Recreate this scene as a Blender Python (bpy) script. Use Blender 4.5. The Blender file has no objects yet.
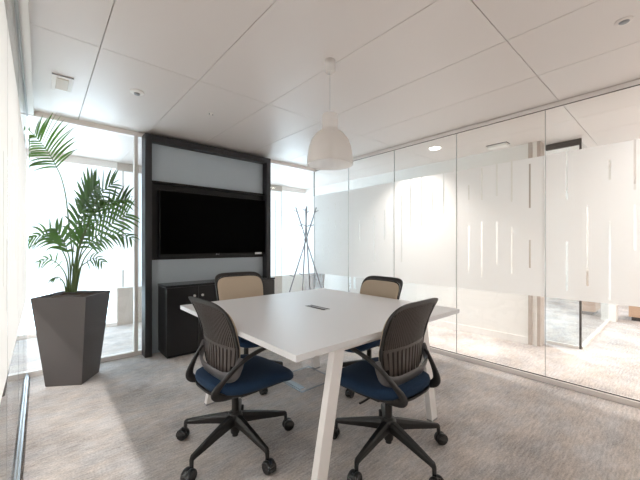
import bpy, math, random
from mathutils import Vector, Matrix
random.seed(7)
C = bpy.context.scene.collection
PI = math.pi
R = math.radians
H = 2.418                      # ceiling height
XL, XR, YB = -0.093, 3.33, 3.943   # glass partitions: left, right, back
YF = -1.25                     # wall behind the camera
Y_OUT = 5.54                   # outer facade
X_CORR = 4.42                  # far wall of the corridor on the right

# ------------------------------------------------------------------ materials
def srgb(r, g, b):
    f = lambda c: (c/255/12.92) if c/255 <= .04045 else ((c/255+.055)/1.055)**2.4
    return (f(r), f(g), f(b), 1)

def mat(name, col, rough=.5, metal=0, spec=.5, noise=0, nscale=40, bump=0, bscale=200, coat=0):
    m = bpy.data.materials.new(name); m.use_nodes = True
    nt = m.node_tree; p = nt.nodes['Principled BSDF']
    p.inputs['Base Color'].default_value = col
    p.inputs['Roughness'].default_value = rough
    p.inputs['Metallic'].default_value = metal
    p.inputs['Specular IOR Level'].default_value = spec
    p.inputs['Coat Weight'].default_value = coat
    tc = nt.nodes.new('ShaderNodeTexCoord')
    if noise:
        n = nt.nodes.new('ShaderNodeTexNoise'); n.inputs['Scale'].default_value = nscale; n.inputs['Detail'].default_value = 4
        nt.links.new(tc.outputs['Object'], n.inputs['Vector'])
        r = nt.nodes.new('ShaderNodeMapRange'); r.inputs['To Min'].default_value = 1-noise; r.inputs['To Max'].default_value = 1+noise
        nt.links.new(n.outputs['Fac'], r.inputs['Value'])
        mx = nt.nodes.new('ShaderNodeVectorMath'); mx.operation = 'SCALE'; mx.inputs[0].default_value = col[:3]
        nt.links.new(r.outputs['Result'], mx.inputs['Scale']); nt.links.new(mx.outputs['Vector'], p.inputs['Base Color'])
    if bump:
        n2 = nt.nodes.new('ShaderNodeTexNoise'); n2.inputs['Scale'].default_value = bscale; n2.inputs['Detail'].default_value = 2
        nt.links.new(tc.outputs['Object'], n2.inputs['Vector'])
        b = nt.nodes.new('ShaderNodeBump'); b.inputs['Strength'].default_value = bump; b.inputs['Distance'].default_value = .002
        nt.links.new(n2.outputs['Fac'], b.inputs['Height']); nt.links.new(b.outputs['Normal'], p.inputs['Normal'])
    return m

def emit(name, col, s):
    m = bpy.data.materials.new(name); m.use_nodes = True
    nt = m.node_tree; nt.nodes.clear()
    e = nt.nodes.new('ShaderNodeEmission'); e.inputs[0].default_value = col; e.inputs[1].default_value = s
    o = nt.nodes.new('ShaderNodeOutputMaterial'); nt.links.new(e.outputs[0], o.inputs[0]); return m

def glass(name, tint=(.97, .985, .98, 1), gloss=1.0):
    m = bpy.data.materials.new(name); m.use_nodes = True
    nt = m.node_tree; nt.nodes.clear(); N = nt.nodes.new; L = nt.links.new
    t = N('ShaderNodeBsdfTransparent'); t.inputs[0].default_value = tint
    g = N('ShaderNodeBsdfGlossy'); g.inputs['Roughness'].default_value = .01
    lw = N('ShaderNodeLayerWeight'); lw.inputs[0].default_value = .5
    pw = N('ShaderNodeMath'); pw.operation = 'POWER'; pw.inputs[1].default_value = 5
    ma = N('ShaderNodeMath'); ma.operation = 'MULTIPLY_ADD'; ma.inputs[1].default_value = .96*gloss; ma.inputs[2].default_value = .035*gloss
    L(lw.outputs['Facing'], pw.inputs[0]); L(pw.outputs[0], ma.inputs[0])
    mx = N('ShaderNodeMixShader'); L(ma.outputs[0], mx.inputs[0]); L(t.outputs[0], mx.inputs[1]); L(g.outputs[0], mx.inputs[2])
    o = N('ShaderNodeOutputMaterial'); L(mx.outputs[0], o.inputs[0]); return m

def film_mat(name, clear, trans):
    m = bpy.data.materials.new(name); m.use_nodes = True
    nt = m.node_tree; nt.nodes.clear(); N = nt.nodes.new; L = nt.links.new
    t = N('ShaderNodeBsdfTransparent'); t.inputs[0].default_value = (.97, .98, .98, 1)
    d = N('ShaderNodeBsdfDiffuse'); d.inputs[0].default_value = (.9, .91, .91, 1)
    tr = N('ShaderNodeBsdfTranslucent'); tr.inputs[0].default_value = (.95, .96, .96, 1)
    m1 = N('ShaderNodeMixShader'); m1.inputs[0].default_value = trans; L(d.outputs[0], m1.inputs[1]); L(tr.outputs[0], m1.inputs[2])
    m2 = N('ShaderNodeMixShader'); m2.inputs[0].default_value = clear; L(m1.outputs[0], m2.inputs[1]); L(t.outputs[0], m2.inputs[2])
    o = N('ShaderNodeOutputMaterial'); L(m2.outputs[0], o.inputs[0]); return m

def carpet_mat():
    m = bpy.data.materials.new('carpet'); m.use_nodes = True
    nt = m.node_tree; p = nt.nodes['Principled BSDF']; N = nt.nodes.new; L = nt.links.new
    tc = N('ShaderNodeTexCoord')
    def noise(sx, sy, sc, det, rough=.6):
        mp = N('ShaderNodeMapping'); mp.inputs['Scale'].default_value = (sx, sy, 1)
        n = N('ShaderNodeTexNoise'); n.inputs['Scale'].default_value = sc; n.inputs['Detail'].default_value = det; n.inputs['Roughness'].default_value = rough
        L(tc.outputs['Object'], mp.inputs['Vector']); L(mp.outputs['Vector'], n.inputs['Vector']); return n.outputs['Fac']
    a = noise(2.2, 15, 5, 5, .7)      # streaks along x
    e = noise(.8, 1.6, 5, 4, .65)      # warm and cool yarn areas
    b = noise(1, 1, 2.2, 3)           # soft patches
    c = noise(1, 1, 95, 3, .75)         # tufts
    def add(x, y, k):
        q = N('ShaderNodeMath'); q.operation = 'MULTIPLY_ADD'; q.inputs[1].default_value = k; L(y, q.inputs[0]); L(x, q.inputs[2]); return q.outputs[0]
    z = N('ShaderNodeMath'); z.operation = 'MULTIPLY'; z.inputs[1].default_value = .36; L(a, z.inputs[0])
    s = add(add(z.outputs[0], b, .34), c, .32)
    cr = N('ShaderNodeValToRGB'); cr.color_ramp.elements[0].position = .39; cr.color_ramp.elements[1].position = .61
    cr.color_ramp.elements[0].color = CARPET[0]; cr.color_ramp.elements[1].color = CARPET[1]
    L(s, cr.inputs[0])
    tint = N('ShaderNodeValToRGB'); tint.color_ramp.elements[0].position = .38; tint.color_ramp.elements[1].position = .62
    tint.color_ramp.elements[0].color = (.965, .99, 1.02, 1); tint.color_ramp.elements[1].color = (1.035, 1.0, .965, 1); L(e, tint.inputs[0])
    mc = N('ShaderNodeMix'); mc.data_type = 'RGBA'; mc.blend_type = 'MULTIPLY'; mc.inputs[0].default_value = 1
    L(cr.outputs[0], mc.inputs[6]); L(tint.outputs[0], mc.inputs[7]); L(mc.outputs[2], p.inputs['Base Color'])
    p.inputs['Roughness'].default_value = .95; p.inputs['Specular IOR Level'].default_value = .1
    bm = N('ShaderNodeBump'); bm.inputs['Strength'].default_value = .5; bm.inputs['Distance'].default_value = .004
    L(c, bm.inputs['Height']); L(bm.outputs['Normal'], p.inputs['Normal'])
    return m

CARPET = (srgb(150, 144, 141), srgb(222, 215, 211))
MT = dict(
    carpet=carpet_mat(),
    ceiling=mat('ceiling_metal', srgb(221, 212, 207), .38, 0, .5),
    gap=mat('gap_dark', srgb(70, 66, 64), .9),
    white=mat('white_paint', srgb(238, 235, 231), .6),
    beige=mat('beige_wall', srgb(198, 186, 176), .7, noise=.02, nscale=3),
    skirt=mat('skirting', srgb(240, 236, 232), .45),
    profile=mat('aluminium_beige', srgb(244, 238, 233), .5),
    alu=mat('aluminium', srgb(222, 226, 230), .35, .45),
    gasket=mat('gasket', srgb(60, 54, 50), .7),
    seal=mat('joint_seal', srgb(158, 160, 159), .5),
    glass=glass('partition_glass'),
    film=film_mat('frosted_film', .06, .60),
    black=mat('black_lacquer', srgb(34, 34, 38), .45),
    blackwood=mat('black_cabinet', srgb(24, 23, 24), .35, noise=.1, nscale=12),
    blackgloss=mat('black_top', srgb(44, 46, 48), .22),
    greyfab=mat('grey_fabric_panel', srgb(176, 186, 194), .85, noise=.03, nscale=60, bump=.2, bscale=500),
    screen=mat('tv_screen', (.001, .001, .001, 1), .35, 0, .02),
    bezel=mat('tv_bezel', srgb(13, 13, 15), .4, 0, .3),
    tabletop=mat('white_laminate', srgb(226, 226, 228), .32, spec=.5),
    tableedge=mat('white_edge', srgb(235, 226, 216), .5),
    leg=mat('white_steel', srgb(242, 238, 236), .45),
    plastic=mat('chair_plastic', srgb(35, 33, 33), .42),
    shell=mat('chair_shell', srgb(74, 66, 62), .38),
    band=mat('chair_band', srgb(88, 85, 86), .32),
    basem=mat('chair_base', srgb(28, 27, 27), .38),
    wheel=mat('caster_wheel', srgb(16, 16, 17), .4),
    hood=mat('caster_hood', srgb(40, 42, 46), .12, coat=.6),
    blue=mat('blue_fabric', srgb(17, 47, 76), .9, noise=.18, nscale=90, bump=.5, bscale=400),
    tan=mat('tan_mesh', srgb(184, 168, 148), .85, noise=.06, nscale=200, bump=.3, bscale=600),
    liner=mat('dark_liner', srgb(14, 11, 10), .9),
    planter=mat('planter_grey', srgb(88, 83, 82), .55, noise=.03, nscale=5),
    soil=mat('soil', srgb(70, 52, 42), .95, noise=.4, nscale=30, bump=1, bscale=60),
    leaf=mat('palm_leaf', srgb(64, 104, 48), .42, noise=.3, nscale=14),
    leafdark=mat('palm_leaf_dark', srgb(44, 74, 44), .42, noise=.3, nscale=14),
    stem=mat('palm_stem', srgb(84, 104, 56), .6, noise=.25, nscale=30),
    lampwhite=mat('lamp_shade_white', srgb(244, 240, 237), .6),
    cord=mat('lamp_cord', srgb(190, 188, 184), .6),
    rack=mat('rack_metal', srgb(150, 150, 154), .35, .3),
    chrome=mat('chrome', srgb(228, 228, 228), .35, .4),
    label=mat('white_label', srgb(235, 235, 235), .6),
    greymark=mat('grey_mark', srgb(130, 132, 136), .4),
    oak=mat('oak', srgb(196, 164, 138), .55, noise=.15, nscale=9),
    brown=mat('brown_planter', srgb(150, 138, 132), .6),
    jamb=mat('door_jamb', srgb(188, 175, 166), .5),
    lamp=emit('lamp_glow', (1, .93, .86, 1), 14),
    sensor=mat('sensor_grey', srgb(150, 150, 152), .4),
    sand=mat('beige_plastic', srgb(205, 190, 174), .5),
    floorplate=mat('floor_metal', srgb(140, 146, 152), .45, .3),
)
def leafy(m):       # light passes through thin leaves
    nt = m.node_tree; p = nt.nodes['Principled BSDF']; o = nt.nodes['Material Output']
    t = nt.nodes.new('ShaderNodeBsdfTranslucent'); t.inputs[0].default_value = srgb(120, 165, 60)
    x = nt.nodes.new('ShaderNodeMixShader'); x.inputs[0].default_value = .22
    nt.links.new(p.outputs[0], x.inputs[1]); nt.links.new(t.outputs[0], x.inputs[2]); nt.links.new(x.outputs[0], o.inputs[0])
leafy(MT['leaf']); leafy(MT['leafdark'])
def shade(m):
    nt = m.node_tree; p = nt.nodes['Principled BSDF']; o = nt.nodes['Material Output']
    t = nt.nodes.new('ShaderNodeBsdfTranslucent'); t.inputs[0].default_value = (.9, .88, .86, 1)
    tp = nt.nodes.new('ShaderNodeBsdfTransparent'); tp.inputs[0].default_value = (.97, .96, .95, 1)
    x = nt.nodes.new('ShaderNodeMixShader'); x.inputs[0].default_value = .4
    y = nt.nodes.new('ShaderNodeMixShader'); y.inputs[0].default_value = .5
    nt.links.new(p.outputs[0], x.inputs[1]); nt.links.new(t.outputs[0], x.inputs[2])
    nt.links.new(x.outputs[0], y.inputs[1]); nt.links.new(tp.outputs[0], y.inputs[2]); nt.links.new(y.outputs[0], o.inputs[0])
shade(MT['lampwhite'])

# ------------------------------------------------------------------ mesh helper
def catmull(pts, n=6):
    P = [Vector(p) for p in pts]; out = []
    for i in range(len(P)-1):
        p0 = P[max(i-1, 0)]; p1 = P[i]; p2 = P[i+1]; p3 = P[min(i+2, len(P)-1)]
        for k in range(n):
            t = k/n
            out.append(.5*((2*p1)+(p2-p0)*t+(2*p0-5*p1+4*p2-p3)*t*t+(-p0+3*p1-3*p2+p3)*t**3))
    out.append(P[-1]); return out

class MB:
    def __init__(s): s.v = []; s.f = []
    def add(s, vs, fs):
        o = len(s.v); s.v += [tuple(v) for v in vs]; s.f += [tuple(i+o for i in f) for f in fs]; return s
    def box(s, x0, x1, y0, y1, z0, z1):
        return s.add([(x0,y0,z0),(x1,y0,z0),(x1,y1,z0),(x0,y1,z0),(x0,y0,z1),(x1,y0,z1),(x1,y1,z1),(x0,y1,z1)],
                     [(0,3,2,1),(4,5,6,7),(0,1,5,4),(1,2,6,5),(2,3,7,6),(3,0,4,7)])
    def hexa(s, b, t):        # bottom quad, top quad (counter-clockwise from above)
        return s.add(list(b)+list(t), [(0,3,2,1),(4,5,6,7),(0,1,5,4),(1,2,6,5),(2,3,7,6),(3,0,4,7)])
    def quad(s, a, b, c, d): return s.add([a,b,c,d], [(0,1,2,3)])
    def loft(s, rings, cap=True, closed=True):
        n = len(rings[0]); vs = [p for r in rings for p in r]; fs = []
        for i in range(len(rings)-1):
            for j in range(n if closed else n-1):
                k = (j+1) % n
                fs.append((i*n+j, i*n+k, (i+1)*n+k, (i+1)*n+j))
        if cap:
            fs.append(tuple(reversed(range(n)))); fs.append(tuple((len(rings)-1)*n+j for j in range(n)))
        return s.add(vs, fs)
    def lathe(s, prof, c=(0,0,0), n=24, cap=True):
        return s.loft([[(c[0]+r*math.cos(2*PI*j/n), c[1]+r*math.sin(2*PI*j/n), c[2]+z) for j in range(n)] for r, z in prof], cap)
    def tube(s, pts, ra, rb=None, n=10, up=(0,0,1), power=2.0):
        # swept (super)elliptic section; ra across `side`, rb along `normal`; numbers or lists
        P = [Vector(p) for p in pts]; rings = []
        for i, p in enumerate(P):
            t = (P[min(i+1,len(P)-1)]-P[max(i-1,0)]).normalized()
            sd = t.cross(Vector(up))
            if sd.length < 1e-4: sd = t.cross(Vector((1,0,0)))
            sd.normalize(); nm = sd.cross(t).normalized()
            a = ra[i] if hasattr(ra,'__len__') else ra
            b = a if rb is None else (rb[i] if hasattr(rb,'__len__') else rb)
            ring = []
            for j in range(n):
                th = 2*PI*(j+.5)/n; c, q = math.cos(th), math.sin(th)
                e = 2/power
                ring.append(p+sd*(a*math.copysign(abs(c)**e, c))+nm*(b*math.copysign(abs(q)**e, q)))
            rings.append(ring)
        return s.loft(rings)
    def cyl(s, a, b, r, n=16): return s.tube([a,b], r, n=n)
    def build(s, name, m, parent=None, smooth=False, bevel=0, loc=None):
        me = bpy.data.meshes.new(name); me.from_pydata(s.v, [], s.f); me.update()
        me.validate()
        import bmesh
        bm = bmesh.new(); bm.from_mesh(me); bmesh.ops.recalc_face_normals(bm, faces=bm.faces); bm.to_mesh(me); bm.free()
        me.materials.append(MT[m])
        if smooth:
            for p in me.polygons: p.use_smooth = True
            me.set_sharp_from_angle(angle=math.radians(42))
        o = bpy.data.objects.new(name, me); C.objects.link(o)
        if parent: o.parent = parent
        if loc: o.location = loc
        if bevel:
            b = o.modifiers.new('b','BEVEL'); b.width = bevel; b.segments = 2; b.limit_method = 'ANGLE'
        return o

def tag(o, label, cat, group=None):
    o['label'] = label; o['category'] = cat
    if group: o['group'] = group
    return o
def thing(name, label, cat, loc=(0,0,0), rz=0, group=None):
    o = bpy.data.objects.new(name, None); C.objects.link(o); o.empty_display_size = .1
    o.location = loc; o.rotation_euler = (0,0,rz); return tag(o, label, cat, group)
def struct(o, label=None):
    o['kind'] = 'structure'
    if label: o['label'] = label
    return o
def dup(root, loc, rz, label):
    r = root.copy(); C.objects.link(r); r.location = loc; r.rotation_euler = (0,0,rz); r['label'] = label
    for ch in list(root.children):
        c = ch.copy(); C.objects.link(c); c.parent = r
        for g in ch.children:
            d = g.copy(); C.objects.link(d); d.parent = c
    return r

# ------------------------------------------------------------------ setting
X0, X1 = -2.3, 9.0
struct(MB().box(X0, X1, YF, Y_OUT+.1, -.1, 0).build('floor', 'carpet'))
cb = MB()
xs = [.28+.605*k for k in range(-5, 16)]; ys = [-2.66, -.98, .70, 2.38, 4.06, 5.74]
for i in range(len(xs)-1):
    for j in range(len(ys)-1):
        a, b = max(xs[i], X0)+.002, min(xs[i+1], X1)-.002
        c, d = max(ys[j], YF)+.002, min(ys[j+1], Y_OUT+.1)-.002
        if b > a and d > c: cb.box(a, b, c, d, H, H+.02)
ceil = struct(cb.build('ceiling', 'ceiling'))
ceil2 = MB().box(X0, X1, YF, Y_OUT+.1, H+.02, H+.1).build('void', 'gap', ceil)

def film_mesh(axis, pos, a0, a1, slits, z0=.74, z1=1.98):
    """film on plane axis=pos from a0 to a1, with cut-out slits [(a, w, [(z0,z1),..])]"""
    m = MB(); cur = a0
    def q(u0, u1, w0, w1):
        if u1-u0 < 1e-4 or w1-w0 < 1e-4: return
        if axis == 'x': m.quad((pos,u0,w0),(pos,u1,w0),(pos,u1,w1),(pos,u0,w1))
        else: m.quad((u0,pos,w0),(u1,pos,w0),(u1,pos,w1),(u0,pos,w1))
    for a, w, segs in sorted(slits):
        l, r = a-w/2, a+w/2
        if l < cur or r > a1: continue
        q(cur, l, z0, z1); z = z0
        for s0, s1 in sorted(segs):
            s0, s1 = max(s0, z0), min(s1, z1)
            q(l, r, z, s0); z = max(z, s1)
        q(l, r, z, z1); cur = r
    q(cur, a1, z0, z1); return m

def zpix(x, y, Yw=None, Xw=None):    # height seen at a pixel on a plane, used for the slit lengths only
    r = (x-320.37)/319.37; s, c = math.sin(math.radians(41.276)), math.cos(math.radians(41.276))
    d = (Yw/(c-s*r)) if Yw is not None else Xw/(c*r+s)
    return 1.2-(y-244.54)/319.37*d

nwin = [0]
def pane(axis, pos, a0, a1, slits, film_side, film=True, label=None):
    nwin[0] += 1; n = f'window_{nwin[0]}'
    e = .0012; m = MB()
    if axis == 'x': m.box(pos-.005, pos+.005, a0+e, a1-e, .045, H-.035)
    else: m.box(a0+e, a1-e, pos-.005, pos+.005, .045, H-.035)
    o = struct(m.build(n, 'glass'), label)
    if film:
        film_mesh(axis, pos+film_side*.0065, a0+.006, a1-.006, slits).build('film', 'film', o)['label'] = 'frosted film with clear vertical slits'
    s = MB()
    if axis == 'x': s.box(pos-.0055, pos+.0055, a1-.0020, a1+.0014, .045, H-.035)
    else: s.box(a1-.0020, a1+.0014, pos-.0055, pos+.0055, .045, H-.035)
    s.build('joint_seal', 'seal', o)
    return o
# right partition, slits measured in the photograph: (Y, [(z0,z1)])
def zr(Y, x, ya, yb): return (zpix(x, yb, Xw=XR), zpix(x, ya, Xw=XR))
RS = [(2.279,402,[(195,262)]),(2.153,411,[(176,228)]),(2.013,421.5,[(170,226)]),(1.875,432.5,[(189,226)]),(1.738,444,[(168,214)]),
      (1.466,469,[(185,200),(226,272)]),(1.337,482,[(168,200),(222,276)]),(1.197,497,[(163,196),(222,264)]),(1.067,512,[(158,202),(228,274)]),
      (.92,530,[(164,208),(240,268)]),(.65,567,[(150,200),(242,290)]),(.516,587.5,[(206,286)]),(.381,610,[(160,180),(222,300)]),
      (.242,635,[(130,190),(205,250)]),(2.535,385,[(210,240)]),(2.698,375,[(215,262)]),(2.962,360,[(222,240)])]
RSL = [(Y, .014, [zr(Y, x, a, b) for a, b in segs]) for Y, x, segs in RS]
for Y in (3.84, 3.72, 3.60, 3.45, 3.33):        # dotted columns near the corner
    z = 1.0; segs = []
    while z < 1.85:
        L = random.choice((.02, .03, .05, .1)); segs.append((z, z+L)); z += L+random.uniform(.06, .2)
    RSL.append((Y, .008, segs))
for k in range(8):
    Y = .12-.13*k; z = random.uniform(.9, 1.3)
    RSL.append((Y, .014, [(z, z+random.uniform(.3, .6))]))
joints = [YF, -.776, .014, .804, 1.598, 2.392, 3.178, YB-.004]
for a, b in zip(joints, joints[1:]): pane('x', XR, a, b, [s for s in RSL if a < s[0] < b], -1)
# left partition
LSL = []
for k in range(38):
    Y = YF+.1+.135*k; z = random.uniform(.85, 1.3); LSL.append((Y, .012, [(z, z+random.uniform(.25, .55))]))
jl = [YF, -.79, .0, .79, 1.58, 2.37, 3.16, YB-.004]
for a, b in zip(jl, jl[1:]): pane('x', XL, a, b, [s for s in LSL if a < s[0] < b], 1)
# back partition, either side of the media wall (and behind it)
zb = lambda x, ya, yb: (zpix(x, yb, Yw=YB), zpix(x, ya, Yw=YB))
BS = [(.664, .014, [zb(123, 168, 247), zb(123, 270, 287)]), (-.014, .02, [zb(38, 177, 183)]), (.105, .02, [zb(57, 179, 185)]), (.225, .02, [zb(75, 182, 188)])]
pane('y', YB, XL+.012, .80, BS, -1)
pane('y', YB, .80, 2.42, [], -1)
BS2 = [(2.585, .012, [zb(274, 200, 290)]), (2.685, .013, [zb(281, 170, 231), zb(281, 247, 275)])]
for X in (2.80, 2.90, 2.99, 3.08, 3.2):
    z = 1.05; segs = []
    while z < 1.8:
        L = random.choice((.02, .03, .06, .12)); segs.append((z, z+L)); z += L+random.uniform(.06, .22)
    BS2.append((X, .009, segs))
pane('y', YB, 2.42, XR-.008, BS2, -1)
# head and base profiles
def trim(i, m, *b): return struct(MB().box(*b).build(f'trim_{i}', m))
trim(1, 'profile', XR-.02, XR+.02, YF, YB, H-.035, H-.003); trim(2, 'gasket', XR-.008, XR+.008, YF, YB, H-.038, H-.035)
trim(3, 'profile', XR-.03, XR+.03, YF, YB, 0, .04); trim(4, 'gasket', XR-.008, XR+.008, YF, YB, .04, .045)
trim(5, 'alu', XL-.024, XL+.016, YF, YB, 0, .028); trim(6, 'seal', XL-.007, XL+.007, YF, YB, .028, .046)
trim(7, 'white', XL-.03, XL+.05, YF, YB, H-.04, H); trim(8, 'seal', XL-.012, XL+.012, YF, YB, H-.05, H-.04)
trim(9, 'profile', XL-.03, XR+.03, YB-.03, YB+.03, H-.045, H); trim(10, 'profile', XL-.03, XR+.03, YB-.03, YB+.03, 0, .045)
trim(11, 'profile', .765, .80, YB-.03, YB+.03, .045, H-.045); trim(12, 'profile', 2.42, 2.445, YB-.02, YB+.02, .045, H-.045)
# walls
struct(MB().box(X0, X1, YF-.1, YF, 0, H).build('wall_front', 'white'))
struct(MB().box(X0-.1, X0, YF-.1, Y_OUT+.1, 0, H).build('wall_left', 'white'))
struct(MB().box(X_CORR, X_CORR+.1, 1.235, Y_OUT, 0, H).build('wall_right', 'white'))
trim(13, 'skirt', X_CORR-.012, X_CORR, 1.235, Y_OUT, 0, .085)
struct(MB().box(X1, X1+.1, YF-.1, Y_OUT+.1, 0, H).build('wall_far', 'white'))
# outer facade: beige wall between the windows; unseen left end closed to dim the left film
struct(MB().box(X0, -1.0, Y_OUT, Y_OUT+.1, 0, H).box(.86, 1.62, Y_OUT, Y_OUT+.1, 0, H).box(3.50, 3.80, Y_OUT, Y_OUT+.1, 0, H).box(1.62, 3.50, Y_OUT, Y_OUT+.1, H-.10, H).build('wall_back', 'beige'))
trim(14, 'profile', -1.0, .86, Y_OUT, Y_OUT+.1, H-.10, H); trim(15, 'profile', 3.80, X1, Y_OUT, Y_OUT+.1, H-.10, H)
trim(16, 'profile', -1.0, .86, Y_OUT, Y_OUT+.1, 0, .05); trim(17, 'white', 3.80, X1, Y_OUT, Y_OUT+.1, 0, .80)
tn = 18
for i, (a, b) in enumerate(((-1.0, .86), (1.62, 3.50), (3.80, 5.3), (5.3, 6.9), (6.9, X1))):  # second opening is unseen behind the media wall, added to light the back film
    nwin[0] += 1
    struct(MB().box(a+.02, b-.02, Y_OUT+.04, Y_OUT+.06, .05 if b < 3.6 else .80, H-.10).build(f'window_{nwin[0]}', 'glass'))
    trim(tn, 'profile', a-.02, a+.02, Y_OUT+.02, Y_OUT+.08, .05 if b < 3.6 else .80, H-.10); tn += 1

# corridor: door jambs and the glass office box
trim(tn, 'jamb', X_CORR-.02, X_CORR+.14, 1.195, 1.235, 0, H); tn += 1
trim(tn, 'white', X_CORR, X_CORR+.14, 1.15, 1.195, 0, H); tn += 1
trim(tn, 'jamb', X_CORR, X_CORR+.16, 1.115, 1.15, 0, H); tn += 1
XO, YO = 4.66, .785
nwin[0] += 1
struct(MB().box(XO-.005, XO+.005, YO+.01, 1.115, .03, H-.07).build(f'window_{nwin[0]}', 'glass'))
nwin[0] += 1
struct(MB().box(XO+.01, 6.68, YO-.005, YO+.005, .03, H-.03).build(f'window_{nwin[0]}', 'glass'))
trim(tn, 'gasket', XO-.02, XO+.02, YO, 1.115, H-.07, H-.005); tn += 1
trim(tn, 'gasket', XO-.010, XO+.010, YO-.010, YO+.010, 0, H); tn += 1
trim(tn, 'skirt', XO+.01, 6.68, YO-.02, YO+.02, 0, .03); tn += 1
trim(tn, 'skirt', XO-.015, XO+.015, YO+.01, 1.115, 0, .03); tn += 1
trim(tn, 'white', 6.68, 6.86, YO-.09, YO+.09, 0, H); tn += 1
t = thing('cabinet', 'low oak cabinet far down the corridor beyond the glass', 'cabinet', (7.25, .30, 0))
MB().box(-.25, .25, -.45, .28, .06, .72).build('body', 'oak', t, bevel=.004)
MB().box(-.22, .22, -.42, .25, 0, .06).build('plinth', 'gasket', t)
MB().box(-.27, .27, -.47, .30, .72, .745).build('top', 'oak', t, bevel=.003)

# ------------------------------------------------------------------ media wall, television, credenza
t = thing('media_wall', 'floor-to-ceiling black framed unit with grey fabric panels holding the television', 'wall unit', (0, 0, 0))
F = 3.757; B_ = 3.912; a, b = .835, 2.388; top = 2.382
MB().box(a, a+.066, F, B_, 0, top).build('post', 'black', t, bevel=.002)
MB().box(b-.066, b, F, B_, 0, top).build('post', 'black', t, bevel=.002)
MB().box(a+.066, b-.066, F, B_, top-.07, top).build('top_rail', 'black', t, bevel=.002)
P = 3.86
MB().box(a+.066, b-.066, P, B_, 1.905, top-.07).build('fabric_panel', 'greyfab', t)['label'] = 'upper grey fabric panel'
MB().box(a+.066, b-.066, P, B_, 0, 1.03).build('fabric_panel', 'greyfab', t)['label'] = 'lower grey fabric panel'
mp = MB().box(a+.066, b-.066, P-.01, B_, 1.03, 1.905)
mp.box(a+.066, b-.066, P-.05, P-.01, 1.875, 1.895)
mp.build('screen_backing', 'bezel', t)
tv = thing('television', 'large switched-off black flat television mounted on the black framed unit', 'television', (1.665, P-.012, 1.07))
w = .68
MB().box(-w, w, -.045, 0, 0, .735).build('housing', 'bezel', tv, bevel=.004)
MB().box(-w+.010, w-.010, -.0465, -.044, .022, .725).build('screen', 'screen', tv)
lb = MB().box(.505, .605, -.0475, -.0455, .001, .026).build('label', 'label', tv)
mk = MB().lathe([(.008,0),(.008,.001)], (0,0,0), 16)
mk.v = [(x-.03, -.0462-z, y+.011) for x, y, z in mk.v]
mk.box(-.018, -.015, -.0472, -.0462, .004, .018).box(-.018, -.009, -.0472, -.0462, .004, .007).box(-.006, .006, -.0472, -.0462, .004, .007).box(-.006, -.003, -.0472, -.0462, .004, .018).box(-.006, .006, -.0472, -.0462, .015, .018).box(.003, .006, -.0472, -.0462, .004, .011)
mk.build('logo', 'greymark', tv)

t = thing('credenza', 'low black cabinet with paired chrome locks beneath the television', 'cabinet', (.985, 3.54, 0))
W = 1.326
MB().box(0, W, .02, .315, .03, .745).build('body', 'blackwood', t, bevel=.002)
MB().box(.02, W-.02, .04, .30, 0, .03).build('plinth', 'bezel', t)
MB().box(-.004, W+.004, -.003, .317, .745, .768).build('top', 'blackgloss', t, bevel=.002)
for k in range(4):
    x0 = k*W/4
    d = MB().box(x0+.002, x0+W/4-.002, 0, .019, .035, .742).build('door', 'blackwood', t, bevel=.0015)
    kx = x0+W/4-.044 if k % 2 == 0 else x0+.044
    l = MB().lathe([(.014, 0), (.014, .008), (.011, .015), (.004, .015)], n=16)
    l.v = [(kx+x, -z, .64+y) for x, y, z in l.v]
    l.build('lock', 'chrome', d, smooth=True)

# ------------------------------------------------------------------ table
TX0, TX1, TY0, TY1, TZ = .79, 2.232, 1.05, 2.492, .744
tc_ = ((TX0+TX1)/2, (TY0+TY1)/2)
t = thing('meeting_table', 'square white meeting table with splayed white legs in the room centre', 'table', (tc_[0], tc_[1], 0))
hx = (TX1-TX0)/2
m = MB()
sx0, sx1, sy0, sy1 = -.03, .03, -.12, .09       # opening of the cable port
z0, z1 = TZ-.028, TZ
m.box(-hx, sx0, -hx, hx, z0, z1).box(sx1, hx, -hx, hx, z0, z1).box(sx0, sx1, -hx, sy0, z0, z1).box(sx0, sx1, sy1, hx, z0, z1)
# single clean slab with a rectangular opening
def slab(h, x0, x1, y0, y1, z0, z1):
    o = [(-h,-h),(h,-h),(h,h),(-h,h)]; i = [(x0,y0),(x1,y0),(x1,y1),(x0,y1)]
    vs = [(x,y,z) for z in (z0,z1) for x,y in o+i]; fs = []
    for j in range(4):
        k = (j+1)%4
        fs += [(j,k,8+k,8+j), (4+k,4+j,12+j,12+k), (8+j,8+k,12+k,12+j), (k,j,4+j,4+k)]
    return MB().add(vs, fs)
slab(hx, sx0, sx1, sy0, sy1, z0, z1).build('tabletop', 'tabletop', t)
cp = MB().box(sx0, sx1, sy0, sy1, z0-.05, z0-.002).box(sx0, sx0+.004, sy0, sy1, z0, z1+.001).box(sx1-.004, sx1, sy0, sy1, z0, z1+.001)
cp = cp.build('cable_port', 'bezel', t)
cp['label'] = 'black cable port set in the tabletop'
MB().box(-.002, sx1-.004, sy0+.003, sy1-.003, z1-.004, z1-.001).build('lid', 'sensor', cp)
LB = {(-1,-1): (.962,1.125), (1,-1): (2.02,1.14), (1,1): (2.02,2.36), (-1,1): (.962,2.36)}
for (i, j), (lx, ly) in LB.items():
    bx, by = lx-tc_[0], ly-tc_[1]; tx = bx-i*.140; ty = by
    f = lambda x, y, z: [(x-.035,y-.02,z),(x+.035,y-.02,z),(x+.035,y+.02,z),(x-.035,y+.02,z)]
    lg = MB().hexa(f(bx,by,.012), f(tx,ty,z0)).build('leg', 'leg', t, bevel=.002)
    MB().hexa(f(bx,by,0), f(bx,by,.012)).build('foot_pad', 'sensor', lg)
fr = MB()
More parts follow.
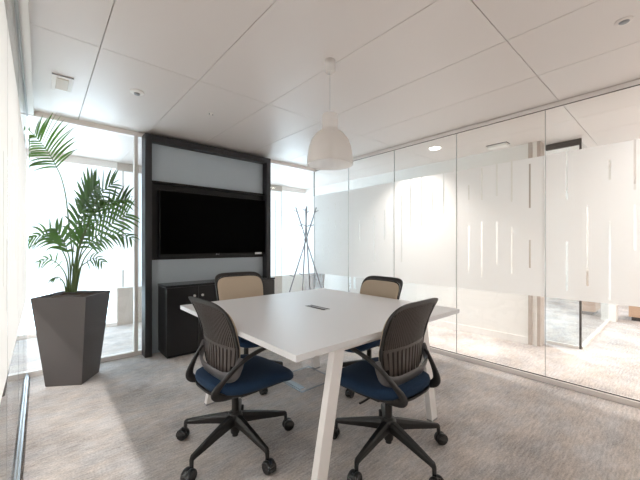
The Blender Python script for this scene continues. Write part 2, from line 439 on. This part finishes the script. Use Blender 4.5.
ya, yb = 1.13-tc_[1], 2.36-tc_[1]
fr.box(-.41, .37, ya-.02, ya+.02, z0-.04, z0).box(-.41, .37, yb-.02, yb+.02, z0-.04, z0).box(-.02-.3, .02-.3, ya, yb, z0-.04, z0).box(-.02+.3, .02+.3, ya, yb, z0-.04, z0)
fr.build('under_frame', 'leg', t)

# ------------------------------------------------------------------ office chair
ZB, ZT = .490, .903                # bottom and top of the back shell
def back_pt(y, z, off=0):          # point on the curved back; off moves it towards the sitter
    v = (z-ZB)/(ZT-ZB)
    prof = catmull([(-.128,0,0),(-.130,0,.2),(-.136,0,.4),(-.152,0,.62),(-.178,0,.85),(-.212,0,1.0)], 8)
    for p, q in zip(prof, prof[1:]):
        if p.z <= v <= q.z+1e-6:
            x = p.x+(q.x-p.x)*(v-p.z)/max(q.z-p.z, 1e-6); break
    else: x = prof[0].x if v < 0 else prof[-1].x
    wrap = .034*(1-.95*max(0, (v-.5)/.5))
    return (x+wrap*(y/.21)**2+off, y, z)
def outline(th, k=1.0, kz=None, dz=0):
    kz = k if kz is None else kz
    c, s = math.cos(th), math.sin(th); n = 4.2
    n = 5.6 if s > 0 else 3.8
    yy = math.copysign(abs(c)**(2/n), c); zz = math.copysign(abs(s)**(2/n), s)
    zc, hh = (ZB+ZT)/2, (ZT-ZB)/2
    z = zc+hh*kz*zz+dz
    wdt = .208+.027*(zz*kz+1)/2
    return wdt*k*yy, z
def make_chair(label):
    t = thing('office_chair', label, 'chair', (0,0,0), 0, 'office chairs around the white table')
    # back rim
    N = 56; R = [[], [], [], []]
    for j in range(N):
        th = 2*PI*(j+.5)/N
        yo, zo = outline(th); yi, zi = outline(th, .955, .925, -.013)
        R[0].append(back_pt(yo, zo, -.006)); R[1].append(back_pt(yo, zo, .006)); R[2].append(back_pt(yi, zi, .006)); R[3].append(back_pt(yi, zi, -.006))
    m = MB(); vs = R[0]+R[1]+R[2]+R[3]; fs = []
    for r in range(4):
        q = (r+1) % 4
        for j in range(N):
            k = (j+1) % N; fs.append((r*N+j, r*N+k, q*N+k, q*N+j))
    m.add(vs, fs); m.build('back_rim', 'plastic', t, smooth=True)['label'] = 'dark rolled rim'
    # slotted ribs
    m = MB(); zc, hh = (ZB+ZT)/2, (ZT-ZB)/2; zm = ZB+.36*(ZT-ZB)
    def lim(y, n=5.6):
        u = min(abs(y)/(.95*.218), .999); return .925*hh*(1-u**n)**(1/n)
    def rib(y0, y1, za, zb, wd):
        n = 7; rings = []
        for i in range(n):
            f = i/(n-1); z = za+(zb-za)*f; y = y0+(y1-y0)*f
            rings.append([back_pt(y-wd, z, -.004), back_pt(y+wd, z, -.004), back_pt(y+wd, z, .002), back_pt(y-wd, z, .002)])
        m.loft(rings)
    nu, nl = 27, 12
    for k in range(nu):
        y = -.196+.392*k/(nu-1); rib(y*.97, y, zm-.004, zc-.012+lim(y), .0036)
    for k in range(nl):
        y = -.190+.380*k/(nl-1); rib(y*.9, y, zc-.012-lim(y, 3.8), zm+.012, .0105)
    for s0 in range(-19, 19):      # bridging strip between the two slot fields
        y = s0*.01+.005; a_, b_ = y-.0055, y+.0055
        m.loft([[back_pt(a_, zm, -.004), back_pt(a_, zm+.014, -.004), back_pt(a_, zm+.014, .002), back_pt(a_, zm, .002)],
                [back_pt(b_, zm, -.004), back_pt(b_, zm+.014, -.004), back_pt(b_, zm+.014, .002), back_pt(b_, zm, .002)]])
    m.build('back_slats', 'shell', t, smooth=True)['label'] = 'brown-grey slotted back shell'
    # upholstered front with a dark rear liner
    def padmesh(k, kz, dz, offs):
        m = MB(); rings = []
        for sc, o in offs:
            rings.append([back_pt(*outline(2*PI*(j+.5)/40, k*sc, kz*sc, dz), o) for j in range(40)])
        m.loft(rings, cap=False); n_ = len(rings)-1
        m.f.append(tuple(n_*40+j for j in range(40))); return m
    padmesh(.965, .93, -.013, [(.99,.008)]+[(1-i*.11,.008) for i in range(1,9)]).build('back_liner', 'liner', t)
    padmesh(.955, .915, -.016, [(.98,.012),(.99,.018),(.975,.024),(.93,.028)]+[(.85-i*.11,.030+.001*i) for i in range(8)]).build('back_cushion', 'tan', t, smooth=True)['label'] = 'beige upholstered front of the back'
    # carrying band
    half = [(-.085,.228,.600),(-.104,.226,.555),(-.122,.206,.512),(-.134,.14,.486),(-.140,.06,.480)]
    path = catmull(half+[(x,-y,z) for x,y,z in reversed(half)], 6)
    m = MB(); rings = []
    for i, p in enumerate(path):
        tn_ = (path[min(i+1,len(path)-1)]-path[max(i-1,0)]).normalized()
        f = abs(i/(len(path)-1)*2-1); hgt = .036-.014*f
        up = Vector((-.25,0,1)); up = (up-tn_*up.dot(tn_)).normalized(); sd = tn_.cross(up)
        rings.append([p+up*hgt*math.sin(q)+sd*.009*math.cos(q) for q in [2*PI*(k+.5)/10 for k in range(10)]])
    m.loft(rings).build('back_band', 'band', t, smooth=True)
    # armrests: strap from under the seat round a rear elbow and up to a forward tip
    for s in (1, -1):
        pts = [(.03,.10,.372),(-.05,.14,.372),(-.13,.160,.386),(-.192,.166,.408),(-.205,.174,.440),(-.176,.196,.488),(-.140,.214,.532),(-.092,.232,.578),(-.02,.240,.612),(.065,.238,.632),(.085,.238,.634)]
        pts = catmull([(x, s*y, z) for x, y, z in pts], 5); n = len(pts)
        ra, rb = [], []
        for i in range(n):
            f = i/(n-1)
            rb.append(.0115+.0135*math.exp(-((f-.34)/.13)**2) if f < .92 else .0115-.05*(f-.92)); ra.append(.0105)
        m = MB(); rings = []
        for i, p in enumerate(pts):
            tt = (pts[min(i+1,n-1)]-pts[max(i-1,0)]).normalized(); sd = Vector((0,1,0)); sd = (sd-tt*sd.dot(tt)).normalized(); nm = sd.cross(tt)
            rings.append([p+sd*ra[i]*math.copysign(abs(math.cos(q))**.7, math.cos(q))+nm*rb[i]*math.copysign(abs(math.sin(q))**.7, math.sin(q)) for q in [2*PI*(k+.5)/12 for k in range(12)]])
        m.loft(rings).build('armrest', 'plastic', t, smooth=True)
    # seat
    def se(k, z, cx=.068, a=.274, b=.235, n=3.4, wf=1):
        out = []
        for j in range(48):
            th = 2*PI*j/48; c, s_ = math.cos(th), math.sin(th)
            x = cx+a*k*math.copysign(abs(c)**(2/n), c); y = b*k*math.copysign(abs(s_)**(2/n), s_)*(1-.10*max(0, -(x-cx)/a))
            zz = z-.035*wf*max(0, (x-.12)/.17)**2-.012*wf*(1-(y/b)**2)*math.exp(-((x+.02)/.12)**2)+.01*wf*max(0, (-x-.08)/.1)
            out.append((x, y, zz))
        return out
    m = MB(); m.loft([se(.86,.392),se(.95,.398),se(.995,.414),se(1,.428),se(.985,.444),se(.93,.455),se(.7,.459),se(.4,.460),se(.12,.460)])
    m.build('seat', 'blue', t, smooth=True)
    m = MB(); m.loft([se(.5,.372,.03),se(.8,.376,.04),se(.9,.386,.04),se(.9,.397,.04)])
    m.build('seat_pan', 'plastic', t, smooth=True)
    m = MB().box(-.09, .10, -.075, .075, .335, .374).box(-.05, .06, -.16, .16, .352, .376)
    m.build('mechanism', 'basem', t, bevel=.008)
    MB().tube([(.02,.09,.36),(.02,.2,.352),(.02,.235,.352)], .007, .005, 8).build('lever', 'basem', t, smooth=True)
    m = MB().lathe([(.014,.19),(.014,.345)], n=16).lathe([(.026,.075),(.028,.09),(.028,.20),(.024,.205)], n=20).lathe([(.021,.20),(.021,.285)], n=20).lathe([(.018,.055),(.020,.08)], n=16)
    m.build('gas_column', 'basem', t, smooth=True)
    # five-star base
    m = MB().lathe([(.040,.125),(.044,.135),(.044,.185),(.036,.198),(.028,.2)], n=24)
    Rb = .334
    for k in range(5):
        q = 2*PI*k/5; c, s_ = math.cos(q), math.sin(q); rings = []
        for r, zt, zb_, wd in ((.02,.192,.132,.026),(.06,.188,.132,.025),(.15,.168,.122,.020),(.24,.146,.110,.0165),(.300,.130,.103,.0135),(.320,.125,.099,.013),(.330,.116,.068,.010)):
            L_ = lambda y, z: (r*c-y*s_, r*s_+y*c, z)
            rings.append([L_(-wd,zb_), L_(wd,zb_), L_(wd,(zt*.65+zb_*.35)), L_(wd*.55,zt), L_(-wd*.55,zt), L_(-wd,(zt*.65+zb_*.35))])
        m.loft(rings)
    base = m.build('base', 'basem', t, bevel=.002)
    cst = MB().tube([(.320,0,.105),(.322,0,.045)], .009, n=10)
    ho = MB(); rings = []
    for y in (-.026, -.022, .022, .026):
        rr = .029 if abs(y) > .024 else .033
        ring = []
        for j in range(15):
            th = math.radians(-10+170*j/14); ring.append((Rb+.008+rr*math.cos(th), y, .032+rr*math.sin(th)))
        ring.append((Rb+.008-.006, y, .032)); rings.append(ring)
    cst.loft(rings)
    casters = []
    for k in range(5):
        o = cst.build('caster', 'hood', t, smooth=True) if k == 0 else casters[0].copy()
        if k: C.objects.link(o); o.parent = t
        o.rotation_euler = (0,0,2*PI*k/5); casters.append(o)
    wm = None
    for o in casters:
        for y in (-.014, .014):
            if wm is None:
                wb = MB().lathe([(.012,-.011),(.030,-.011),(.034,-.006),(.034,.006),(.030,.011),(.012,.011)], n=24)
                wb.v = [(x, z, y_) for x, y_, z in wb.v]
                w_ = wb.build('wheel', 'wheel', o, smooth=True); wm = w_
            else:
                w_ = wm.copy(); C.objects.link(w_); w_.parent = o
            w_.location = (Rb+.006, y, .034)
    return t
def pose(t, phase, lift, swivels):
    i = 0
    for ch in t.children:
        nm = ch.name.split('.')[0]
        if nm == 'base': ch.rotation_euler = (0,0,phase)
        elif nm == 'caster':
            ch.rotation_euler = (0,0,phase+2*PI*i/5); i += 1
        elif nm != 'gas_column': ch.location.z = lift
c0 = make_chair('office chair with blue seat seen from behind on the table side nearest the planter')
c1 = dup(c0, (1.518, 1.130, 0), R(92), 'office chair with dark slotted back standing before the table edge opposite the television')
c2 = dup(c0, (1.375, 2.565, 0), R(264), 'office chair with beige backrest facing forward in front of the television and cabinet')
c3 = dup(c0, (2.16, 1.815, 0), R(178), 'office chair with beige backrest on the table side along the corridor glass')
c0.location = (.881, 1.779, 0); c0.rotation_euler = (0,0,R(2))
pose(c0, R(58-2), -.005, 0); pose(c1, R(43.5-92), .0, 0); pose(c2, R(265-264), .038, 0); pose(c3, R(194-178), .004, 0)

# ------------------------------------------------------------------ planter and palm
PC = Vector((.225, 3.589, 0)); PA = math.atan2(-.19, .052)+PI/4-R(3)
t = thing('planter', 'tall tapered square grey planter holding a palm by the left glass', 'planter', PC, PA)
m = MB(); hb, ht, zt = .139, .207, .760
sq = lambda h, z: [(-h,-h,z),(h,-h,z),(h,h,z),(-h,h,z)]
m.loft([sq(hb-.004,0), sq(hb,.006), sq(ht,zt), sq(ht-.008,zt), sq(ht-.016,zt-.06)], cap=False)
m.add(sq(hb-.004,0), [(0,3,2,1)])
m.build('pot', 'planter', t)
m = MB(); g = []
nn = 9
for i in range(nn):
    for j in range(nn):
        x, y = (i/(nn-1)*2-1)*(ht-.016), (j/(nn-1)*2-1)*(ht-.016)
        g.append((x, y, zt-.035+random.uniform(0, .02)))
m.add(g, [(i*nn+j, (i+1)*nn+j, (i+1)*nn+j+1, i*nn+j+1) for i in range(nn-1) for j in range(nn-1)])
m.build('soil', 'soil', t)

palm = thing('palm', 'tall green kentia palm growing out of the grey planter', 'plant', (PC.x, PC.y, zt-.05))
RV = Vector((.7515, -.6597, 0)); DV = Vector((.6597, .7515, 0)); D0 = PC.dot(DV)
R0 = PC.dot(RV)
def pp(x, y, dd=0):
    """point at the palm's distance (plus dd metres) seen in direction x, y of the measured photograph"""
    d = D0+dd
    p = DV*d+RV*((x-320.37)/319.37*d)+Vector((0,0,1.2-(y-244.54)/319.37*d))
    p = p-palm.location
    return p
def clampw(p):
    q = p+palm.location
    q.x = max(q.x, XL+.02); q.y = min(q.y, YB-.02)
    return q-palm.location
def blade(m, a, d, L, wd, droop, up=Vector((0,0,1)), n=7):
    up = (up+Vector((random.uniform(-.5,.5), random.uniform(-.5,.5), random.uniform(-.3,.3)))).normalized()
    d = d.normalized(); side = d.cross(up)
    if side.length < .05: side = d.cross(Vector((1,0,0)))
    side.normalize(); nm = side.cross(d); prev = a.copy(); rings = []
    dirv = d.copy(); p = a.copy()
    for i in range(n+1):
        f = i/n
        w = wd*(math.sin(PI*min(1, .12+f*.88))**.7)*(1-.25*f) if f < 1 else .0004
        q = clampw(p)
        rings.append((q-side*w, q+nm*w*.25-nm*.0006, q+side*w))
        dirv = (dirv+Vector((0,0,-droop/n))).normalized(); p = p+dirv*(L/n)
    vs = [v for r in rings for v in r]; fs = []
    for i in range(n):
        for j in range(2): fs.append((i*3+j, i*3+j+1, (i+1)*3+j+1, (i+1)*3+j))
    m.add(vs, fs)
def frond(pts, n, L, start, m='leaf', spread=.9, droop=.9, wd=.012, curl=0, facing=None):
    wd *= 1.28
    """pts: stem points; leaflets on the last (1-start) of the stem"""
    path = catmull([clampw(p) for p in pts], 10); N = len(path)
    st = MB(); st.tube(path, [.0065*(1-.75*i/(N-1)) for i in range(N)], n=7)
    f = st.build('frond', 'stem', palm, smooth=True)
    lv = MB()
    for k in range(n):
        u = start+(1-start)*(k+.5)/n
        i = min(int(u*(N-1)), N-2); p = path[i].lerp(path[i+1], u*(N-1)-i)
        tg = (path[i+1]-path[i]).normalized()
        nrm = facing or Vector((0,0,1))
        side = tg.cross(nrm)
        if side.length < .1: side = tg.cross(DV)
        side.normalize()
        q = (k+.5)/n; ll = L*(.55+.9*math.sin(PI*(.15+.75*q)))*.72
        for s in (-1, 1):
            d = (tg*(1-spread*.65)+side*s*spread*(1.05-.5*q)+Vector((0,0,.12))).normalized()
            blade(lv, p, d, ll*random.uniform(.9, 1.1), wd*random.uniform(.85, 1.2), droop*random.uniform(.6, 1.3), up=nrm)
    blade(lv, path[-1], (path[-1]-path[-3]).normalized(), L*.45, wd*.8, droop*.5)
    lv.build('leaflets', m, f, smooth=True)
b0 = lambda dx, dd: pp(70+dx, 292, dd)
CAMF = -DV+Vector((0,0,.35))     # fronds that face the camera
F_ = CAMF
frond([b0(2,0), pp(73,262), pp(69,225), pp(66,198), pp(62,180), pp(57,168,.0), pp(50,155,.0), pp(42,144,.0), pp(34,135,.0)], 14, .31, .62, 'leaf', .85, .7, .0098, facing=F_)
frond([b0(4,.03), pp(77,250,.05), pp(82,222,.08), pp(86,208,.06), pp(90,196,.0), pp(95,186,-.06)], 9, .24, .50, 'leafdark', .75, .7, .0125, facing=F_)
frond([b0(5,-.03), pp(79,262,-.05), pp(88,246,-.12), pp(100,233,-.2), pp(114,222,-.24), pp(127,214,-.26)], 12, .25, .40, 'leaf', .75, .4, .0085, facing=F_)
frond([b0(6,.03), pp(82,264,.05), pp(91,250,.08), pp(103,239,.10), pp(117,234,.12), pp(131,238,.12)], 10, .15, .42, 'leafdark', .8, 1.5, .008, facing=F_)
frond([b0(-2,0), pp(68,266,-.03), pp(62,250,-.08), pp(53,239,-.12), pp(43,235,-.14), pp(32,238,-.15)], 9, .17, .42, 'leaf', .75, 1.5, .009, facing=F_)
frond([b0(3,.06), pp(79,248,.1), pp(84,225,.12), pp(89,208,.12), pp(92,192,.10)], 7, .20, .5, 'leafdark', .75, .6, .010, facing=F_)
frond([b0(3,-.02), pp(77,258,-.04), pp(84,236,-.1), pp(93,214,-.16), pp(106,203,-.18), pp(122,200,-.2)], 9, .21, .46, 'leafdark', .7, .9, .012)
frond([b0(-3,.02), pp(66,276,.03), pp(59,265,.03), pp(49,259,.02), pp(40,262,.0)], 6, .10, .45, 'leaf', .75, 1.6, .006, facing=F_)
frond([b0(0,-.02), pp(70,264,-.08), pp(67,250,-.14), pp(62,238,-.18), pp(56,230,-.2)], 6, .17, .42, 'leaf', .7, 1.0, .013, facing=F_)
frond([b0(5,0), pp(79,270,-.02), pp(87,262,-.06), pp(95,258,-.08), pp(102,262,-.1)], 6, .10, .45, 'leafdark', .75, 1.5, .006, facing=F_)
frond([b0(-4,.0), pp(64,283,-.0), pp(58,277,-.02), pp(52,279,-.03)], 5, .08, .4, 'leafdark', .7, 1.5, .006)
frond([b0(1,.02), pp(75,262,.03), pp(79,246,.03), pp(83,234,.0), pp(89,226,-.05)], 7, .18, .42, 'leaf', .7, .8, .012, facing=F_)
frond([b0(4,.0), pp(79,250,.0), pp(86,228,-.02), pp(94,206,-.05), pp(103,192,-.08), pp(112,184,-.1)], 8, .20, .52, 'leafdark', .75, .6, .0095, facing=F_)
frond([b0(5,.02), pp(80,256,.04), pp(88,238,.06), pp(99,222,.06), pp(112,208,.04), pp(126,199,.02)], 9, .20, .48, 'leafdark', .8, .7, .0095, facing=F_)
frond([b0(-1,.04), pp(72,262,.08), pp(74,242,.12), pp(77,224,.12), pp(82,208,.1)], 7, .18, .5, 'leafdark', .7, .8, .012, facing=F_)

# ------------------------------------------------------------------ pendant lamp
PX, PY = 1.438, 1.542
t = thing('pendant_lamp', 'white bell-shaped pendant lamp hanging above the white table', 'lamp', (PX, PY, H))
MB().lathe([(.030,0),(.036,-.004),(.036,-.075),(.030,-.082),(.004,-.084)], n=28).build('canopy', 'lampwhite', t, smooth=True)
MB().cyl((0,0,-.083), (0,0,-.385), .0022, 8).build('cord', 'cord', t)
pr = [(.008,2.06),(.012,2.045),(.05,2.04),(.053,2.03),(.053,1.945),(.058,1.935),(.092,1.91),(.122,1.87),(.14,1.82),(.149,1.76),(.153,1.708),(.150,1.706),(.146,1.76),(.137,1.82),(.119,1.868),(.09,1.906),(.055,1.931),(.049,1.945)]
MB().lathe([(r, z-H+.018) for r, z in pr], n=40, cap=False).build('shade', 'lampwhite', t, smooth=True)

# ------------------------------------------------------------------ coat rack in the corner
t = thing('coat_rack', 'metal coat stand of crossed poles with pegs in the far glass corner', 'coat rack', (2.93, 3.655, 0))
for k in range(4):
    q = R(-41.3+12)+PI*k/2; c, s = math.cos(q), math.sin(q)
    o_ = Vector((-s, c, 0))*.014
    A = Vector((.41*c, .41*s, 0)); Bt = Vector((-.15*c, -.15*s, 1.745))
    pole = MB().tube([A+o_, Bt+o_], .0088, n=10).build('pole', 'rack', t, smooth=True)
    for h, dl, up_ in ((.96,.06,1),(.84,.06,1),(.42,.07,0)):
        pb = A.lerp(Bt, h)+o_; dirv = Vector((-c, -s, .5)) if up_ else Vector((c, s, .35))
        if k % 2: dirv = Vector((-s, c, .5))
        pg = MB().tube([pb, pb+dirv.normalized()*dl], .006, n=8).build('peg', 'rack', pole, smooth=True)
MB().lathe([(.024,1.255),(.028,1.26),(.028,1.285),(.024,1.29)], n=20).build('collar', 'rack', t, smooth=True)

t = thing('planter', 'pale brown tapered planter outside the far corner behind the coat stand', 'planter', (3.80, 4.50, 0), R(-41+45))
MB().loft([sq(.11,0), sq(.145,.86), sq(.130,.86), sq(.125,.80)], cap=True).build('pot', 'brown', t)

# ------------------------------------------------------------------ ceiling fittings
def disc_lamp(x, y, label, power, col, grp, spread=150):
    t = thing('downlight', label, 'ceiling light', (x, y, H), 0, grp)
    MB().lathe([(.068,-.001),(.085,-.001),(.085,-.007),(.078,-.010),(.068,-.006)], n=32, cap=False).build('trim_ring', 'white', t, smooth=True)
    MB().lathe([(.069,-.004),(.03,-.005),(.004,-.005)], n=32).build('diffuser', 'lamp', t)
    l = bpy.data.lights.new('downlight_lamp', 'AREA'); l.shape = 'DISK'; l.size = .13; l.energy = power; l.color = col; l.spread = R(spread)
    o = bpy.data.objects.new('downlight_lamp', l); C.objects.link(o); o.parent = t; o.location = (0,0,-.012)
    return t
WARM = (1, .90, .85); WARML = (1, .955, .93)
PR, PL = 25, 33
GR = 'recessed corridor downlights'
disc_lamp(3.745, 2.074, 'lit round downlight in the corridor ceiling beyond the right glass', PR, WARM, GR, 102)
for x, y, pw_ in ((3.9, -.35, 24), (5.2, -.3, 20), (6.6, -.5, 18), (3.9, -1.0, 18), (8.2, -.1, 26)):  # unseen lamps added to brighten the corridor floor, wall and far end
    disc_lamp(x, y, 'added round corridor lamp out of view, put in to brighten the corridor', pw_, WARM, GR)
for x, y in ((-1.2, .3), (-1.2, 2.0), (-1.2, 3.7)):
    disc_lamp(x, y, 'lit round downlight in the ceiling beyond the left glass partition', PL, WARML, 'downlights beyond the left glass')
disc_lamp(5.6, 2.5, 'added cool lamp hidden behind the corridor wall, giving the glass office its bluish light', 70, (.72, .87, 1), 'added office lamps')  # added lamp, stands in for bluish daylight on the office floor
t = thing('smoke_detector', 'small round grey-centred detector on the ceiling above the palm', 'detector', (.582, 2.882, H))
MB().lathe([(.05,0),(.05,-.006),(.04,-.010),(.022,-.012)], n=28).build('base', 'white', t, smooth=True)
MB().lathe([(.022,-.011),(.020,-.022),(.008,-.026)], n=20).build('sensor_head', 'sensor', t, smooth=True)
t = thing('smoke_detector', 'round detector with dark centre on the ceiling near the corridor glass', 'detector', (2.391, .216, H))
MB().lathe([(.040,0),(.040,-.004),(.030,-.006),(.022,-.007)], n=28).build('base', 'ceiling', t, smooth=True)
MB().lathe([(.024,-.006),(.020,-.010),(.008,-.012)], n=20).build('sensor_head', 'sensor', t, smooth=True)
t = thing('motion_sensor', 'tiny grey sensor on the ceiling close to the coat stand corner', 'sensor', (2.368, 2.826, H))
MB().lathe([(.032,0),(.032,-.006),(.024,-.010)], n=24).build('base', 'white', t, smooth=True)
MB().lathe([(.022,-.009),(.018,-.022),(.006,-.026)], n=20).build('lens', 'sensor', t, smooth=True)
t = thing('sprinkler', 'tiny pale sprinkler head in the ceiling above the television', 'sprinkler', (1.19, 2.891, H))
MB().lathe([(.02,0),(.02,-.004),(.01,-.006),(.01,-.012)], n=20).build('base', 'white', t, smooth=True)
MB().box(-.018, -.014, -.003, .003, -.02, -.004).box(.014, .018, -.003, .003, -.02, -.004).build('frame_arm', 'sensor', t)
t = thing('ceiling_speaker', 'small square beige vent plate on the ceiling above the left glass', 'vent', (.125, 3.114, H), 0)
MB().box(-.062, .062, -.155, .125, -.006, 0).build('frame', 'white', t, bevel=.002)
MB().box(-.036, .036, -.115, .095, -.012, -.005).build('grille', 'sand', t, bevel=.002)
MB().box(-.062, .062, -.160, -.155, -.008, 0).build('slot', 'sensor', t)
t = thing('emergency_light', 'flat white box on the corridor ceiling beyond the right glass', 'emergency light', (4.2, 1.50, H))
MB().box(-.05, .05, -.11, .11, -.035, 0).build('housing', 'white', t, bevel=.004)
MB().box(-.056, .056, -.116, .116, -.006, 0).build('back_plate', 'gasket', t)

# floor box under the table
t = thing('floor_box', 'square floor access box with metal rim under the white table', 'floor box', (1.79, 2.24, 0))
m = MB(); h = .2
m.box(-h, h, -h, -h+.018, 0, .004).box(-h, h, h-.018, h, 0, .004).box(-h, -h+.018, -h+.018, h-.018, 0, .004).box(h-.018, h, -h+.018, h-.018, 0, .004)
m.build('rim', 'floorplate', t)
ld = MB().box(-h+.02, h-.02, -h+.02, h-.02, 0, .003).build('lid', 'carpet', t)
MB().box(-h+.02, -h+.075, -h+.05, h-.05, .003, .006).build('cable_flap', 'floorplate', ld)

# ------------------------------------------------------------------ light, camera, view
w = bpy.data.worlds.new('daylight'); bpy.context.scene.world = w; w.use_nodes = True
bg = w.node_tree.nodes['Background']; bg.inputs[0].default_value = (.72, .86, 1.0, 1); bg.inputs[1].default_value = 7.6

cam = bpy.data.cameras.new('camera'); co = bpy.data.objects.new('camera', cam); C.objects.link(co)
cam.sensor_width = 36; cam.sensor_fit = 'HORIZONTAL'; cam.lens = 36*319.37/640
cam.shift_x = -.37/640; cam.shift_y = (244.54-240)/640
co.location = (0, 0, 1.2); co.rotation_euler = (PI/2, 0, -math.radians(41.276)); cam.clip_start = .02
sc = bpy.context.scene; sc.camera = co
sc.view_settings.view_transform = 'Standard'; sc.view_settings.look = 'None'; sc.view_settings.gamma = 1
sc.view_settings.use_curve_mapping = False; sc.view_settings.exposure = -0.05
cy = sc.cycles
cy.use_denoising = True; cy.max_bounces = 14; cy.diffuse_bounces = 8; cy.glossy_bounces = 6; cy.transmission_bounces = 10
cy.transparent_max_bounces = 40; cy.sample_clamp_indirect = 8; cy.caustics_reflective = False; cy.caustics_refractive = False
